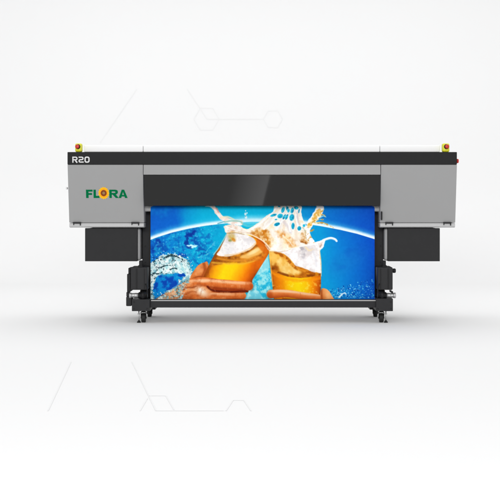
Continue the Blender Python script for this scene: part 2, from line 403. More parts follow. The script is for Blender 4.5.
# casters and levelling feet
def caster(px, pym, y, tilt=0, r=.042):
    e = empty('caster', (PX(px, y), y-.1, 0), PR); top = PZ(pym, y)
    m = MB(); m.lathe([(.012, -.019), (r*.62, -.017), (r*.66, -.019), (r*.93, -.018), (r, -.012), (r, .012), (r*.93, .018), (r*.66, .019), (r*.62, .017), (.012, .019)], (0, .022, r), (1, 0, 0)); m.build('wheel', M['rubber'], e)
    m = MB()
    for sx in (-1, 1):
        t = [(-.012, top-.012), (.030, top-.012), (.040, r+.004), (.022, r-.012), (.006, r+.004)]
        m.prism(t, sx*.0205, sx*.0245, .001)
    m.box(-.0245, .0245, -.014, .034, top-.0125, top-.006, .001); m.cyl((0, .01, top-.006), (0, .01, top+.004), .016)
    m.cyl((-.027, .022, r), (.027, .022, r), .006, n=12)
    m.build('fork', M['frame'], e); e.rotation_euler = (0, 0, R(tilt)); return e
def foot(px, pym, y):
    e = empty('levelling_foot', (PX(px, y), y-.1, 0), PR); top = PZ(pym, y)
    m = MB(); m.cyl((0, 0, .014), (0, 0, top), .0052, n=12); m.cyl((0, 0, top-.030), (0, 0, top-.022), .012, n=6); m.build('threaded_rod', M['steel'], e)
    m = MB(); m.lathe([(.017, .001), (.018, .006), (.012, .012), (.008, .020)], (0, 0, 0), (0, 0, 1)); m.build('foot_pad', M['rubber'], e)
caster(143.4, 311.0, .09, 0); caster(381.5, 311.0, .09, 0)
foot(138.9, 311.0, .09); foot(385.9, 311.0, .09)
caster(149.8, 309.0, .56, 12, .036); caster(375.2, 309.0, .56, -12, .036)
for a, b2 in ((142.2, 158.5), (366.5, 383.2)):
    xs = sorted((PX(a if a < 200 else b2, .27), PX(153 if a < 200 else 372, .27)))
    m = MB(); m.box(xs[0], xs[1], .48, .68, PZ(308.8, .56), PZ(308.8, .56)+.03, .003); part(m, 'caster_plate', M['frame'])
# ---------------------------------------------------------------- the printed picture
# painted as colours over a fine grid; PX runs 0..224 across the sheet, PY 0..96 down it
GW, GH, GK = 224.0, 96.0, 3.4
def paint_banner():
    nx, ny = int(GW*GK)+1, int(GH*GK)+1
    X, Y = np.meshgrid(np.linspace(150.6, 374.6, nx), np.linspace(204.0, 300.0, ny))
    img = np.zeros((ny, nx, 3))
    rs = np.random.RandomState(7)
    def noise(s, sx=1.0, sy=1.0, oct=3):
        out = np.zeros_like(X); amp = 1.0; tot = 0
        for k in range(oct):
            g = rs.rand(220, 220)
            u = (X-140)/(s*sx)+3.3*k; v = (Y-195)/(s*sy)+1.7*k
            i = np.floor(u).astype(int); j = np.floor(v).astype(int)
            a = u-i; b = v-j; a = a*a*(3-2*a); b = b*b*(3-2*b)
            i %= 219; j %= 219
            out += amp*((g[j, i]*(1-a)+g[j, i+1]*a)*(1-b)+(g[j+1, i]*(1-a)+g[j+1, i+1]*a)*b)
            tot += amp; amp *= .55; s /= 2.0
        return out/tot
    def sm(e0, e1, x):
        t = np.clip((x-e0)/(e1-e0), 0, 1); return t*t*(3-2*t)
    def spline(p, n=7, closed=True):
        p = np.array(p, float); N = len(p); o = []
        for i in (range(N) if closed else range(N-1)):
            if closed: a, b, c, d = p[i-1], p[i], p[(i+1) % N], p[(i+2) % N]
            else: a, b, c, d = p[max(i-1, 0)], p[i], p[i+1], p[min(i+2, N-1)]
            for k in range(n):
                t = k/n
                o.append(.5*((2*b)+(-a+c)*t+(2*a-5*b+4*c-d)*t*t+(-a+3*b-3*c+d)*t**3))
        if not closed: o.append(p[-1])
        return np.array(o)
    def sdf(p, x, y):
        d = np.full(x.shape, 1e9); ins = np.zeros(x.shape, bool)
        for i in range(len(p)):
            ax, ay = p[i-1]; bx, by = p[i]
            ex, ey = bx-ax, by-ay
            t = np.clip(((x-ax)*ex+(y-ay)*ey)/(ex*ex+ey*ey+1e-9), 0, 1)
            d = np.minimum(d, (x-ax-ex*t)**2+(y-ay-ey*t)**2)
            if ay != by:
                c = ((ay > y) != (by > y)) & (x < ex*(y-ay)/ey+ax)
                ins ^= c
        return np.where(ins, -1, 1)*np.sqrt(d)
    def poly(p, soft=.5, smooth=True, w=0.0, wn=None):
        q = spline(p) if smooth else np.array(p, float)
        D = sdf(q, X, Y)
        if w: D = D+w*(wn-.5)*2
        return sm(soft, -soft, D)
    def stroke(p, w0, w1=None, soft=.5, w=0.0, wn=None):
        w1 = w0 if w1 is None else w1
        q = spline(p, 6, False); D = np.full(X.shape, 1e9); n = len(q)-1
        for i in range(n):
            ax, ay = q[i]; ex, ey = q[i+1]-q[i]
            t = np.clip(((X-ax)*ex+(Y-ay)*ey)/(ex*ex+ey*ey+1e-9), 0, 1)
            r = w0+(w1-w0)*(i+t)/n
            D = np.minimum(D, np.sqrt((X-ax-ex*t)**2+(Y-ay-ey*t)**2)-r)
        if w: D = D+w*(wn-.5)*2
        return sm(soft, -soft, D)
    def ell(cx, cy, rx, ry, ang=0, soft=.2):
        c, s = math.cos(math.radians(ang)), math.sin(math.radians(ang))
        u = ((X-cx)*c+(Y-cy)*s)/rx; v = (-(X-cx)*s+(Y-cy)*c)/ry
        return sm(1+soft, 1-soft, np.sqrt(u*u+v*v))
    def put(m, col, a=1.0):
        m = np.clip(m*a, 0, 1)[..., None]; c = np.array(col, float)
        if c.ndim == 1: c = c/255.0
        img[:] = img*(1-m)+c*m
    def mix(c0, c1, t):
        return (np.array(c0, float)*(1-t[..., None])+np.array(c1, float)*t[..., None])/255.0
    def ramp(stops, t):
        out = np.zeros(t.shape+(3,)); xs = [s[0] for s in stops]
        for k in range(3): out[..., k] = np.interp(t, xs, [s[1][k] for s in stops])
        return out/255.0

    n1, n2, n3, n4, n5 = noise(14), noise(6), noise(3), noise(1.8, oct=2), noise(26)
    n6, n7 = noise(9), noise(4)
    # sky above the bright arc
    put(np.ones_like(X), ramp([(150, (4, 92, 196)), (176, (0, 98, 200)), (188, (0, 150, 212)), (205, (0, 176, 218)),
                                (245, (0, 182, 222)), (282, (0, 172, 218)), (318, (0, 128, 208)), (345, (0, 100, 198)), (375, (2, 72, 186))], X+14*(n5-.5)+5*(n2-.5)))
    put(sm(.5, .8, n6)*sm(205, 180, X), (0, 150, 215), .35)
    arc = np.interp(X, [148, 158, 172, 188, 205, 225, 250, 275, 300, 320, 340, 357, 376], [240.6, 236.8, 232.4, 228.6, 225.6, 223.2, 221.6, 221.6, 223, 225.8, 229.6, 233.6, 239.4])
    d = Y-arc
    # the sea below it
    sea = ramp([(150, (0, 96, 190)), (172, (0, 118, 200)), (195, (0, 165, 212)), (215, (0, 165, 210)), (255, (0, 178, 215)),
                (290, (0, 165, 216)), (325, (0, 150, 212)), (345, (0, 118, 204)), (375, (0, 74, 190))], X+6*(n5-.5)+(Y-260)*-.12)
    below = sm(-.35, .35, d)
    put(below, sea)
    left = below*sm(222, 190, X+(n1-.5)*20)
    put(left*sm(.42, .75, n2), (2, 60, 160), .8)
    put(left*sm(.42, .75, n7), (24, 180, 218), .6)
    put(below*sm(226, 205, X)*sm(.5, .75, n3), (0, 84, 176), .6)
    put(below*sm(230, 200, X)*sm(.66, .8, n4), (90, 215, 232), .4)
    X0, Y0 = X, Y
    X = X0+5*(n3-.5)+3*(n7-.5); Y = Y0+5*(noise(3)-.5)+3*(noise(5)-.5)
    for p, w0, al in [([(195, 232.5), (188, 235.5), (186.4, 240), (187.5, 244), (190, 247)], 1.7, .8), ([(156, 240), (160, 243), (158, 248)], 1.3, .6), ([(197, 251), (201, 248.5), (205, 250)], 1.4, .5), ([(200, 255), (205, 253)], 1.2, .5), ([(151, 247), (154, 252)], 1.5, .5)]:
        put(below*stroke(p, w0, w0*.6, .9), (4, 40, 140), al)
    put(stroke([(189.5, 244.5), (193, 246.5), (196.5, 246.2)], 1.3, 1.0, .7), (205, 245, 250), .95)
    put(stroke([(207, 252), (211, 247), (215, 243)], .5, .4, .5), (160, 230, 240), .5)
    X, Y = X0, Y0
    put(stroke([(198, 257.5), (204, 256), (210, 252.5)], .4, .3, .4, .8, n4), (150, 225, 235), .5)
    # right-hand water, faint vertical texture and cloud
    put(below*sm(318, 350, X)*sm(.5, .75, n1), (0, 82, 190), .45)
    put(below*ell(345, 262, 22, 10, -30, .6), (20, 120, 196), .3)
    # glow and white limb
    put(sm(-9, -1, d)*sm(.3, -.3, d), (96, 200, 236), .6)
    put(sm(-4.6, -1.0, d)*sm(.45, -.1, d), (240, 248, 255), .95)
    put(sm(212, 250, X)*sm(300, 270, X)*sm(-9, -2, d)*sm(6, 0, d), (190, 236, 245), .5)
    # bottom sea between the glasses
    put(poly([(246, 300), (252, 278), (262, 262), (268, 250), (276, 300)], 1, False), mix((30, 178, 214), (150, 226, 232), sm(.35, .7, n7)))
    put(poly([(246, 300), (248, 293), (256, 290), (262, 296), (262, 300)], 1), (190, 236, 238), .5)
    put(poly([(256, 276), (262, 262), (267.5, 252), (270, 268)], 1, False), (205, 240, 236), .6)
    # spray at bottom right
    for k in range(520):
        x = 322+52*rs.rand(); y = 298-rs.rand()**1.5*(6+14*(abs(x-322)/52))
        r = .25+.5*rs.rand()**2
        put_m = np.zeros(1)
        i0, i1 = int((x-152.1)*GK), int((x-149.1)*GK)+1; j0, j1 = int((y-205.5)*GK), int((y-202.5)*GK)+1
        i0, j0 = max(i0, 0), max(j0, 0)
        if i1 >= nx or j1 >= ny: i1, j1 = min(i1, nx), min(j1, ny)
        m = sm(r+.25, r-.25, np.hypot(X[j0:j1, i0:i1]-x, Y[j0:j1, i0:i1]-y))[..., None]*(.35+.5*rs.rand())
        c = np.array([(150, 220, 245), (0, 60, 150), (60, 180, 225)][k % 3])/255.0
        img[j0:j1, i0:i1] = img[j0:j1, i0:i1]*(1-m)+c*m
    put(stroke([(339, 297), (344, 293), (346, 294)], 1.0, .5, .5, .8, n4), (235, 250, 255), .9)

    # ---- left hand: wrist, index finger behind the glass
    skin = ramp([(0, (150, 62, 14)), (.35, (206, 104, 38)), (.6, (232, 142, 76)), (1, (252, 206, 168))], np.clip(.5+.9*(n1-.5)+.25*(n3-.5), 0, 1))
    wrist = poly([(150, 301), (163, 294), (176, 287), (188, 278.5), (193, 272), (198, 265.5), (204, 262.5), (208, 263), (210, 280), (214, 301)], .5)
    put(wrist, skin)
    put(wrist*ell(201, 268, 9, 4, -45, .7), (240, 160, 100), .7)
    put(wrist*stroke([(193, 279), (199, 276.5), (204, 277)], 1.0, .6, .9), (140, 52, 8), .75)
    put(wrist*stroke([(204, 264), (205, 270), (202, 277)], 1.6, 1, 1.0), (150, 60, 12), .7)
    put(wrist*ell(179, 294, 12, 3.4, -28, .8), (238, 150, 90), .5)
    put(wrist*sm(292, 300, Y+(X-170)*.08), (176, 78, 24), .45)
    # ---- left glass
    g = poly([(202.5, 279), (208.5, 266), (215, 254), (221, 245), (226.5, 235), (226, 229), (232, 226), (246, 229), (262, 236), (270.5, 247), (269, 253), (261, 266), (253, 279), (249.5, 284), (225, 284), (204, 281)], .45)
    # u across the glass: 0 at the left wall, 1 at the right
    lx = np.interp(Y, [236, 246, 258, 270, 282], [226, 220, 212.5, 206.5, 203]); rx = np.interp(Y, [236, 247, 256, 268, 282], [266, 272, 266.5, 259.5, 251])
    u = np.clip((X-lx)/(rx-lx), 0, 1)
    beer = ramp([(0, (140, 62, 4)), (.07, (214, 120, 8)), (.16, (246, 168, 6)), (.34, (255, 214, 8)), (.52, (255, 206, 6)), (.7, (250, 160, 4)), (.85, (236, 112, 2)), (.95, (190, 74, 2)), (1, (140, 50, 2))], u+.05*(n2-.5))
    put(g, beer)
    put(g*sm(.72, .9, u)*sm(284, 262, Y), (206, 92, 4), .55)
    put(g*poly([(207, 264), (212, 256), (217, 252), (226, 253), (240, 251), (252, 246), (264, 243), (273, 243), (268, 254), (258, 260.5), (244, 263), (226, 263), (213, 265.5)], 1.4, True, 1.0, n3), mix((110, 44, 0), (226, 140, 40), sm(.22, .8, n3*.5+n6*.5)), .92)
    put(g*stroke([(217, 258.2), (228, 260.2), (240, 260.5), (252, 257.5), (262, 251.5)], .7, .9, .9, 1.0, n3), (228, 146, 40), .75)
    put(g*stroke([(212, 262.5), (226, 263.6), (242, 263.6), (255, 261)], .7, .7, .7, .8, n3), (250, 190, 60), .6)
    put(g*poly([(240, 257), (250, 252), (258, 247), (264, 247), (262, 252), (254, 256), (246, 258.5)], 1.0, True, .8, n3), (244, 190, 100), .9)
    put(g*ell(254, 251.6, 6.5, 1.8, -28, .6), (252, 224, 160), .9)
    put(g*poly([(258, 239), (266, 244), (270, 249), (266, 254), (259, 248), (256, 243)], 1.0), (214, 96, 8), .75)
    put(g*ell(262, 262, 3, 8, 32, .8), (236, 110, 6), .7)
    put(g*ell(207.5, 271, 1.6, 7, 28, .7), (150, 70, 8), .6)
    foam = poly([(217, 255), (219.5, 250), (224, 241), (227.6, 233.6), (233, 232), (240, 232.3), (248, 235), (253.5, 238.5), (256, 243), (252, 248), (244, 252), (236, 254.6), (226, 256.2)], .6, True, .6, n2)
    put(foam, mix((214, 208, 210), (248, 244, 242), sm(.3, .62, n6*.6+n3*.4)))
    put(foam*ell(243, 246, 9, 4, -25, .8), (252, 250, 250), .6)
    put(foam*ell(228, 251, 5, 4, -50, .9), (226, 226, 228), .6)
    put(foam*stroke([(225, 255.4), (237, 253.8), (250, 248.4), (255.5, 243)], .6, .7, .7), (236, 196, 140), .8)
    put(foam*ell(231.5, 237, 4.0, 3.4, 50, .7), (200, 168, 80), .85)
    put(foam*ell(233.6, 239.8, 2.2, 1.4, 40, .6), (206, 120, 10), .8)
    put(foam*ell(230, 240.6, 1.6, 1.2, 0, .6), (120, 130, 50), .7)
    put(foam*stroke([(229, 233.4), (236, 232.6), (244, 234.2)], .7, .5, .8), (170, 130, 70), .7)
    put(foam*ell(224.5, 246, 2, 5, 30, .8)*sm(.4, .6, n3), (180, 188, 190), .5)
    put(foam*sm(.6, .78, n4), (200, 190, 186), .35)
    put(stroke([(213.5, 254.5), (218.5, 248), (225.5, 236), (227, 233)], .5, .4, .5), (226, 226, 200), .65)
    # ---- foam that leaps above the glasses
    w = (250, 247, 244)
    big = poly([(224, 226), (231, 224.5), (240, 226), (246, 229), (252, 226.5), (259, 222), (266, 216), (273, 211.5), (276.5, 204), (300.5, 204), (301, 212), (303.5, 221), (306.5, 226), (309, 233), (312, 241), (318.5, 244), (320, 258),
                (320.5, 266.5), (311, 263), (301, 259), (292, 254), (284, 251), (275, 251.5), (269, 251), (262, 240.5), (252, 235.5), (243, 233.5), (233, 231.6), (226, 232.5), (224.5, 229)], .5, True, .7, n7)
    fa = np.arctan2(X-289, Y-188); fr = np.hypot(X-289, Y-188)
    fan = .5+.28*np.sin(fa*23+2*n6)+.22*np.sin(fa*41+5*n2+fr*.05)
    put(big, mix((234, 216, 196), (255, 251, 243), sm(.05, .6, .6*fan+.4*n3)))
    # lavender shade and pale gold stains that follow the strands
    put(big*sm(.55, .9, fan)*sm(240, 226, Y)*sm(258, 268, X), (214, 200, 200), .4)
    put(big*sm(.5, .8, n3)*sm(262, 274, X)*sm(246, 232, Y), (240, 214, 174), .6)
    put(big*sm(246, 238, X), mix((222, 190, 168), (250, 238, 230), sm(.22, .76, n3)), .7)
    put(big*stroke([(228, 231), (236, 230.6), (246, 232.5), (254, 234)], .8, .9, .9, .7, n3), (206, 166, 130), .55)
    put(big*poly([(252, 233), (257, 229.5), (263, 229), (268, 232), (271, 238), (272.5, 246), (269, 247), (263, 241), (256, 237)], 2.4, True, 2.2, n3), mix((190, 104, 14), (252, 214, 146), sm(.22, .76, n3*.6+n4*.4)), .95)
    put(big*stroke([(262, 230), (266, 235), (268, 243)], 1.0, .7, .9, 1.2, n4), (210, 124, 20), .7)
    gs = poly([(277, 231), (283, 232.5), (289, 236.5), (294, 241), (297, 248), (299, 252), (294, 251), (289, 246), (284, 240), (279, 236)], 2.2, True, 1.8, n3)
    put(big*gs, mix((214, 128, 40), (252, 222, 170), sm(.22, .76, n3*.55+n7*.45)), .9)
    put(big*stroke([(283, 236), (288, 240), (293, 246)], .6, .5, .6, .8, n4), (252, 240, 220), .9)
    put(big*stroke([(284, 222), (288, 227), (290.5, 233)], 1.5, 1.0, 1.2), (212, 202, 208), .7)
    put(big*stroke([(296.5, 212), (297.4, 218), (298.8, 224)], 1.3, .8, .9), (206, 196, 200), .7)
    put(big*poly([(300, 236), (305, 231), (309, 233), (312, 240), (310, 244), (303, 243)], 2.2, True, 1.8, n3), mix((186, 110, 26), (250, 232, 200), sm(.22, .76, n3*.5+n4*.5)), .8)
    put(big*stroke([(301, 241.5), (306, 243.4), (311, 243.2)], .8, .6, .6, .8, n4), (150, 74, 6), .75)
    put(big*stroke([(303, 228), (306, 233), (307, 240)], .7, .5, .8, .8, n4), (150, 160, 130), .55)
    put(stroke([(251, 234.8), (258, 238), (264.5, 242.2), (269, 247), (271.5, 251.5)], .55, .5, .45), (252, 226, 196), .95)
    put(stroke([(252, 236.4), (259, 240), (265, 244.4), (269.4, 249.8)], .6, .5, .6), (150, 60, 4), .55)
    put(big*ell(276, 236, 26, 9, 25, .8)*sm(.3, .8, n7), (250, 220, 160), .55)
    put(big*sm(.6, .78, n4), (214, 200, 188), .3)
    for p in [[(278.5, 204), (272, 213), (262, 222), (252, 229)], [(284, 204), (279.5, 212), (273, 221), (264, 229)], [(289.5, 204), (286, 213), (281, 222), (276, 230)], [(294, 204), (290.5, 213), (289, 222), (290, 231)],
              [(298.6, 204), (296, 213), (297, 222), (299.5, 231)], [(301, 205), (302, 214), (305, 224), (309, 232)]]:
        put(big*stroke(p, .55, .9, .5, .5, n4), (255, 253, 250), .85)
    # holes in the net of foam
    for x, y, a, b, an in [(279.3, 206, 1.0, .8, 0), (283, 209.8, 1.1, 2.2, 10), (287.5, 208.6, .9, 2.0, -15), (288.6, 210.8, .8, 1.3, 10), (292.2, 210.5, 1.1, 2.2, 8), (296.3, 207.6, 1.5, 1.4, 0),
                           (273.5, 215.2, 2.2, .9, -25), (280.2, 216, 1.9, 1.6, -20), (284.3, 216.8, .8, 2.0, 22), (286.7, 217, .8, 2.1, 15), (291.8, 217.4, 1.6, 2.4, 0), (277, 224.3, 2.0, 1.2, -28),
                           (293, 226, 1.1, 2.3, -5), (299.3, 228.4, 1.3, 1.6, 0), (304, 225.6, .9, 1.0, 0), (299, 211, .5, 1.6, 0), (276, 219.5, .9, .5, -20)]:
        put(ell(x, y, a*1.95, b*1.8, an, .3), (255, 254, 252), .6)
        put(ell(x, y, a*1.5, b*1.4, an+8, .25), mix((0, 128, 170), (24, 186, 220), sm(.2, .7, n4)), .97)
    # left tongue
    tg = stroke([(211, 205), (214.5, 208.5), (217, 212.5), (221, 217), (226, 220), (232, 222), (240, 223)], 1.3, 2.8, .5, .8, n3)
    put(tg, mix((236, 214, 200), (252, 250, 248), sm(.22, .76, n3)))
    put(stroke([(216.5, 208.5), (218.5, 212)], 1.1, .9, .6), (222, 150, 140), .75)
    put(stroke([(205, 205.6), (209, 206), (212, 207.5)], .8, .6, .5), (235, 248, 250), .9)
    put(stroke([(222, 217.5), (228, 217), (234, 219.5)], 1.2, .6, .7), (250, 226, 190), .8)
    put(stroke([(225, 222), (232, 220.8), (240, 221.5), (243, 224)], .9, .7, .5), (140, 196, 186), .85)
    put(stroke([(218, 223.5), (224, 221.7)], .6, .5, .5), (60, 160, 180), .8)
    put(stroke([(225.5, 226), (234, 229.5), (246, 232)], .5, .4, .5), (252, 250, 246), .9)
    put(stroke([(244, 224.6), (248, 226.2), (253, 225.5)], 1.1, .8, .6), (90, 200, 214), .85)
    # droplet
    for x, y, r in [(245.6, 210.8, .5), (245.4, 214, 1.1), (246, 217.3, 1.2), (244.8, 221, .8), (247, 213, .6)]:
        put(ell(x, y, r, r*1.3, 0, .4), (224, 240, 244), .9)
    put(ell(245.7, 216.2, .6, .5, 0, .5), (90, 140, 160), .8)
    # right tongue and curl
    rt = poly([(318.4, 204), (323.6, 204), (323.5, 210), (321, 216), (316, 221.6), (312.3, 226), (309.8, 232), (312.4, 238), (315, 243), (309, 243), (305.5, 234), (306.4, 227), (308, 220.5), (311, 216.5), (314, 212)], .45, True, .8, n3)
    put(rt, (252, 250, 246))
    put(rt*poly([(316, 212), (319.5, 209), (321, 213), (317.5, 218), (312.5, 223), (309, 228), (307.5, 226), (310, 221)], .8, True, 1.6, n3), mix((232, 170, 60), (255, 240, 200), sm(.22, .76, n3*.5+n4*.5)), .95)
    put(rt*sm(.56, .7, n3)*sm(224, 230, Y), (206, 140, 40), .75)
    for p in [[(313, 222), (318, 219.6), (323.5, 219.6)], [(315, 223), (322, 222.8), (329, 225.6), (333, 227.6)], [(319, 216), (323, 214.6), (325, 216.6)], [(322, 211), (324, 209)], [(311, 231), (313.6, 229.6)]]:
        put(stroke(p, .9, .35, .5, .7, n4), mix((200, 150, 60), (250, 224, 150), sm(.4, .6, n4)), .92)
    put(stroke([(320, 217.5), (323.5, 216), (326, 217)], .5, .3, .4), (190, 236, 226), .8)
    put(poly([(308, 243.5), (314, 242.6), (320, 240.4), (325, 239.2), (324.4, 243), (323, 247.6), (319.5, 251.4), (316.5, 253.6), (311, 251), (307.5, 247)], .5, True, .7, n3), (250, 250, 250))
    put(poly([(314, 245.4), (319, 242.8), (323, 241.8), (322, 245), (319, 248.4)], .9, True, .8, n3), mix((190, 150, 130), (232, 214, 206), sm(.4, .6, n3)), .9)
    put(poly([(311, 247), (315, 246), (318, 249.5), (315.5, 252.5), (312, 251)], .9, True, 1.2, n3), (240, 206, 140), .7)
    put(stroke([(323, 240.4), (327, 238.8), (331, 238.0), (335, 239.2), (336.6, 241)], 1.1, 1.0, .45), (246, 248, 250), .97)
    put(stroke([(326, 240.3), (331, 239.4), (335, 240.6)], .35, .3, .4), (150, 190, 220), .5)
    # ---- right glass
    rg = poly([(269, 250.4), (277, 250.6), (286, 249.4), (297, 247.2), (308, 245.2), (318, 244), (320.6, 258), (321, 282), (320.5, 300), (274, 300), (271.2, 276), (269.2, 256)], .4, False)
    u = np.clip((X-np.interp(Y, [246, 276, 300], [268.5, 271.4, 274]))/(np.interp(Y, [246, 276, 300], [319, 321, 320.5])-np.interp(Y, [246, 276, 300], [268.5, 271.4, 274])), 0, 1)
    put(rg, ramp([(0, (150, 70, 4)), (.05, (206, 104, 2)), (.16, (232, 128, 0)), (.34, (252, 196, 4)), (.55, (255, 216, 6)), (.72, (252, 190, 4)), (.85, (236, 130, 2)), (.94, (206, 90, 2)), (1, (150, 60, 4))], u+.04*(n2-.5)))
    yb = np.interp(X, [268, 271, 277, 287, 300, 312, 322], [266, 269, 273, 276.8, 278, 277, 275])+(n3-.5)*1.6
    put(rg*sm(2.6, .3, np.abs(Y-yb-2.6)), (250, 150, 6), .6)
    amb = rg*sm(.7, -.7, Y-yb)
    put(amb, ramp([(.25, (150, 70, 2)), (.45, (206, 120, 14)), (.6, (236, 172, 50)), (.78, (250, 214, 120))], np.clip(.1+n6*.6+n2*.2, 0, 1)))
    put(amb*poly([(270, 249), (275, 250), (278, 256), (277, 262), (273, 266), (270.5, 262), (269.5, 255)], 2.4, True, 1.4, n3), (246, 196, 96), .85)
    put(amb*poly([(277, 262), (279, 257), (284, 257.5), (290, 263), (298, 268), (301, 272.5), (294, 275), (284, 273.5), (278, 269)], 2.6, True, 1.6, n3), mix((240, 182, 74), (254, 226, 150), sm(.2, .8, n2)), .92)
    put(amb*ell(275.5, 268, 3.4, 2.2, 20, .6), (150, 72, 4), .85)
    put(amb*stroke([(270, 266), (276, 271.4), (287, 275.6), (300, 276.6), (312, 275.4), (321, 273.6)], 1.1, 1.2, 1.0, 1.0, n3), mix((124, 54, 0), (196, 110, 10), sm(.4, .6, n3)), .85)
    rf = poly([(272, 249.5), (280, 250.3), (290, 249), (302, 246), (312, 243.6), (318.4, 244), (320, 255), (320.8, 268), (321, 273), (312, 271.4), (304, 268.6), (295, 265), (289.5, 258), (283, 253.6), (277, 251.6)], .7, True, .7, n3)
    put(amb*stroke([(276, 252.2), (283, 256), (289, 261), (295, 267), (304, 270.6), (314, 273)], 1.5, 1.3, 1.1, 1.1, n3), mix((170, 84, 4), (226, 144, 40), sm(.4, .6, n3)), .9)
    put(rf, mix((224, 214, 212), (250, 248, 248), sm(.3, .6, n6*.5+n3*.5)))
    put(rf*poly([(300, 246), (305, 245), (306, 250), (304, 258), (301.5, 256), (300.6, 251)], .9, True, 1.0, n3), mix((176, 170, 176), (212, 206, 206), sm(.4, .6, n3)), .9)
    put(rf*stroke([(306, 248), (310, 250.5), (313, 249.6)], .9, .5, .9, .9, n4), (244, 222, 176), .8)
    put(rf*stroke([(313, 251), (315.5, 258), (316.4, 266)], 1.0, .8, 1.2), (216, 214, 220), .6)
    put(rf*ell(308, 262, 8, 4, 22, .9), (252, 251, 252), .6)
    put(rf*sm(.62, .8, n4), (216, 206, 202), .35)
    put(stroke([(269.5, 250.6), (277, 250.8), (286, 249.4), (297, 247.2), (308, 245.2), (317.6, 243.6)], .42, .42, .4), (255, 252, 246), .9)
    put(stroke([(270, 251.8), (279, 252), (288, 250.6)], .35, .3, .5), (206, 160, 110), .6)
    put(rg*sm(.62, .8, n4)*sm(280, 284, Y), (255, 236, 120), .35)
    put(stroke([(319.6, 250), (321, 262), (321.2, 276)], .45, .4, .4), (250, 220, 170), .7)
    put(stroke([(269.3, 250), (270.8, 266), (272.8, 286)], .4, .35, .4), (252, 206, 110), .7)
    put(rg*stroke([(282, 280), (283, 292)], 1.6, 1.2, 1.6), (230, 130, 0), .35)
    # ---- fingers round the left glass
    def finger(p, w0, w1, top=(250, 184, 134), mid=(222, 114, 48), low=(128, 38, 4)):
        m = stroke(p, w0, w1, .5, .4, n6)
        q = spline(p, 6, False); cy = np.interp(X, q[:, 0], q[:, 1]); t = np.clip((Y-cy)/(max(w0, w1)*2)+.5, 0, 1)
        put(m, ramp([(0, mid), (.22, top), (.45, mid), (.72, (206, 98, 36)), (1, low)], t+.16*(n6-.5)))
        return m
    palm = poly([(180, 292), (184, 286), (190, 280.4), (196, 278), (204, 277.6), (212, 280), (214, 288), (216, 301), (174, 301), (175, 297)], 1.0)
    put(palm, ramp([(0, (224, 124, 60)), (.3, (206, 100, 40)), (.6, (236, 152, 92)), (1, (176, 74, 20))], np.clip((Y-278)/22+.35*(n6-.5)+.12*(n3-.5), 0, 1)))
    f2 = finger([(198, 296.5), (212, 296.6), (228, 296.2), (242, 295.6)], 5.4, 4.2)
    put(poly([(206, 285), (216, 286), (236, 288), (248, 289), (246, 292.6), (232, 293), (216, 292.6), (208, 290)], .8), (150, 52, 8))
    f1 = finger([(192, 283.6), (204, 282.4), (216, 283.6), (232, 285), (248.6, 286)], 4.9, 4.5)
    put(poly([(186, 285.5), (196, 284.5), (208, 286.5), (212, 290.6), (206, 296), (194, 296), (184, 292)], 1.6), ramp([(0, (214, 110, 46)), (.5, (236, 156, 98)), (1, (206, 104, 46))], np.clip((Y-285)/11+.3*(n6-.5), 0, 1)), .85)
    put(stroke([(207.5, 286.6), (211, 289.6), (217, 291), (230, 291.8), (244, 291), (247.5, 291.6)], 1.0, .8, .6), (92, 20, 0), .92)
    put(stroke([(212, 288.2), (222, 289.4), (236, 289.9), (247, 289.5)], .8, .7, .9), (160, 56, 12), .6)
    put(ell(201.5, 291.5, 6.6, 3.8, 35, .8), (255, 232, 204), .9)
    put(ell(201, 290.4, 2.8, 1.5, 35, .8), (255, 250, 240), .7)
    put(ell(203, 281.2, 7, 1.3, 0, .9), (255, 216, 176), .7)
    put(ell(222, 281.6, 12, 1.2, 4, .9), (255, 204, 156), .6)
    put(ell(240, 283.4, 7, 1.1, 4, .9), (252, 190, 140), .6)
    put(ell(251.2, 286.6, 2, 3.4, 0, .8), (170, 60, 12), .7)
    put(ell(226, 294.6, 10, 1.0, 2, .9), (250, 186, 138), .6)
    put(stroke([(183, 289.5), (187, 287.3), (192, 287.5), (196, 286)], 1.0, .5, 1.0, .6, n3), (130, 46, 8), .75)
    put(stroke([(186, 294), (192, 291.5), (196, 292)], .9, .5, 1.0, .6, n3), (160, 66, 20), .55)
    put(ell(189, 284, 4, 2, -25, .8), (246, 176, 120), .7)
    for xk, yk in ((226, 284.4), (228, 284.8), (217, 284)):
        put(stroke([(xk, yk-1.8), (xk+.5, yk), (xk-.1, yk+1.6)], .25, .2, .5), (176, 80, 30), .35)
    put(stroke([(206, 300), (220, 300.3), (240, 299.8)], .9, .8, .7), (130, 44, 6), .8)
    put(poly([(246, 281), (253, 282), (255.5, 287), (253, 292), (246, 292)], 1.0)*f1, (196, 84, 26), .5)
    hand = np.clip(palm+wrist+f1+f2, 0, 1)
    put(hand*sm(.5, .85, n7), (248, 180, 124), .35); put(hand*sm(.5, .15, n7), (150, 58, 16), .35)
    # ---- fingers round the right glass
    finger([(271, 294), (284, 293.4), (302, 295.6), (318, 297.5)], 4.4, 3.2, (250, 188, 138), (232, 132, 66), (170, 64, 14))
    put(ell(269.8, 295, 3, 4, 0, .7), (170, 62, 14), .6)
    put(ell(285, 291.4, 12, 1.1, 3, .9), (255, 212, 168), .7); put(ell(306, 294, 8, .9, 8, .9), (252, 196, 146), .6)
    put(stroke([(283, 298.6), (296, 299.4), (316, 300.4)], .9, .8, .9), (150, 50, 8), .7)
    put(stroke([(300, 292.6), (300.6, 294.6), (300, 296.4)], .25, .2, .5), (176, 80, 30), .4)
    th = poly([(321, 300), (321.3, 289.5), (325, 288.5), (329, 291), (332, 296), (333.5, 300)], .5)
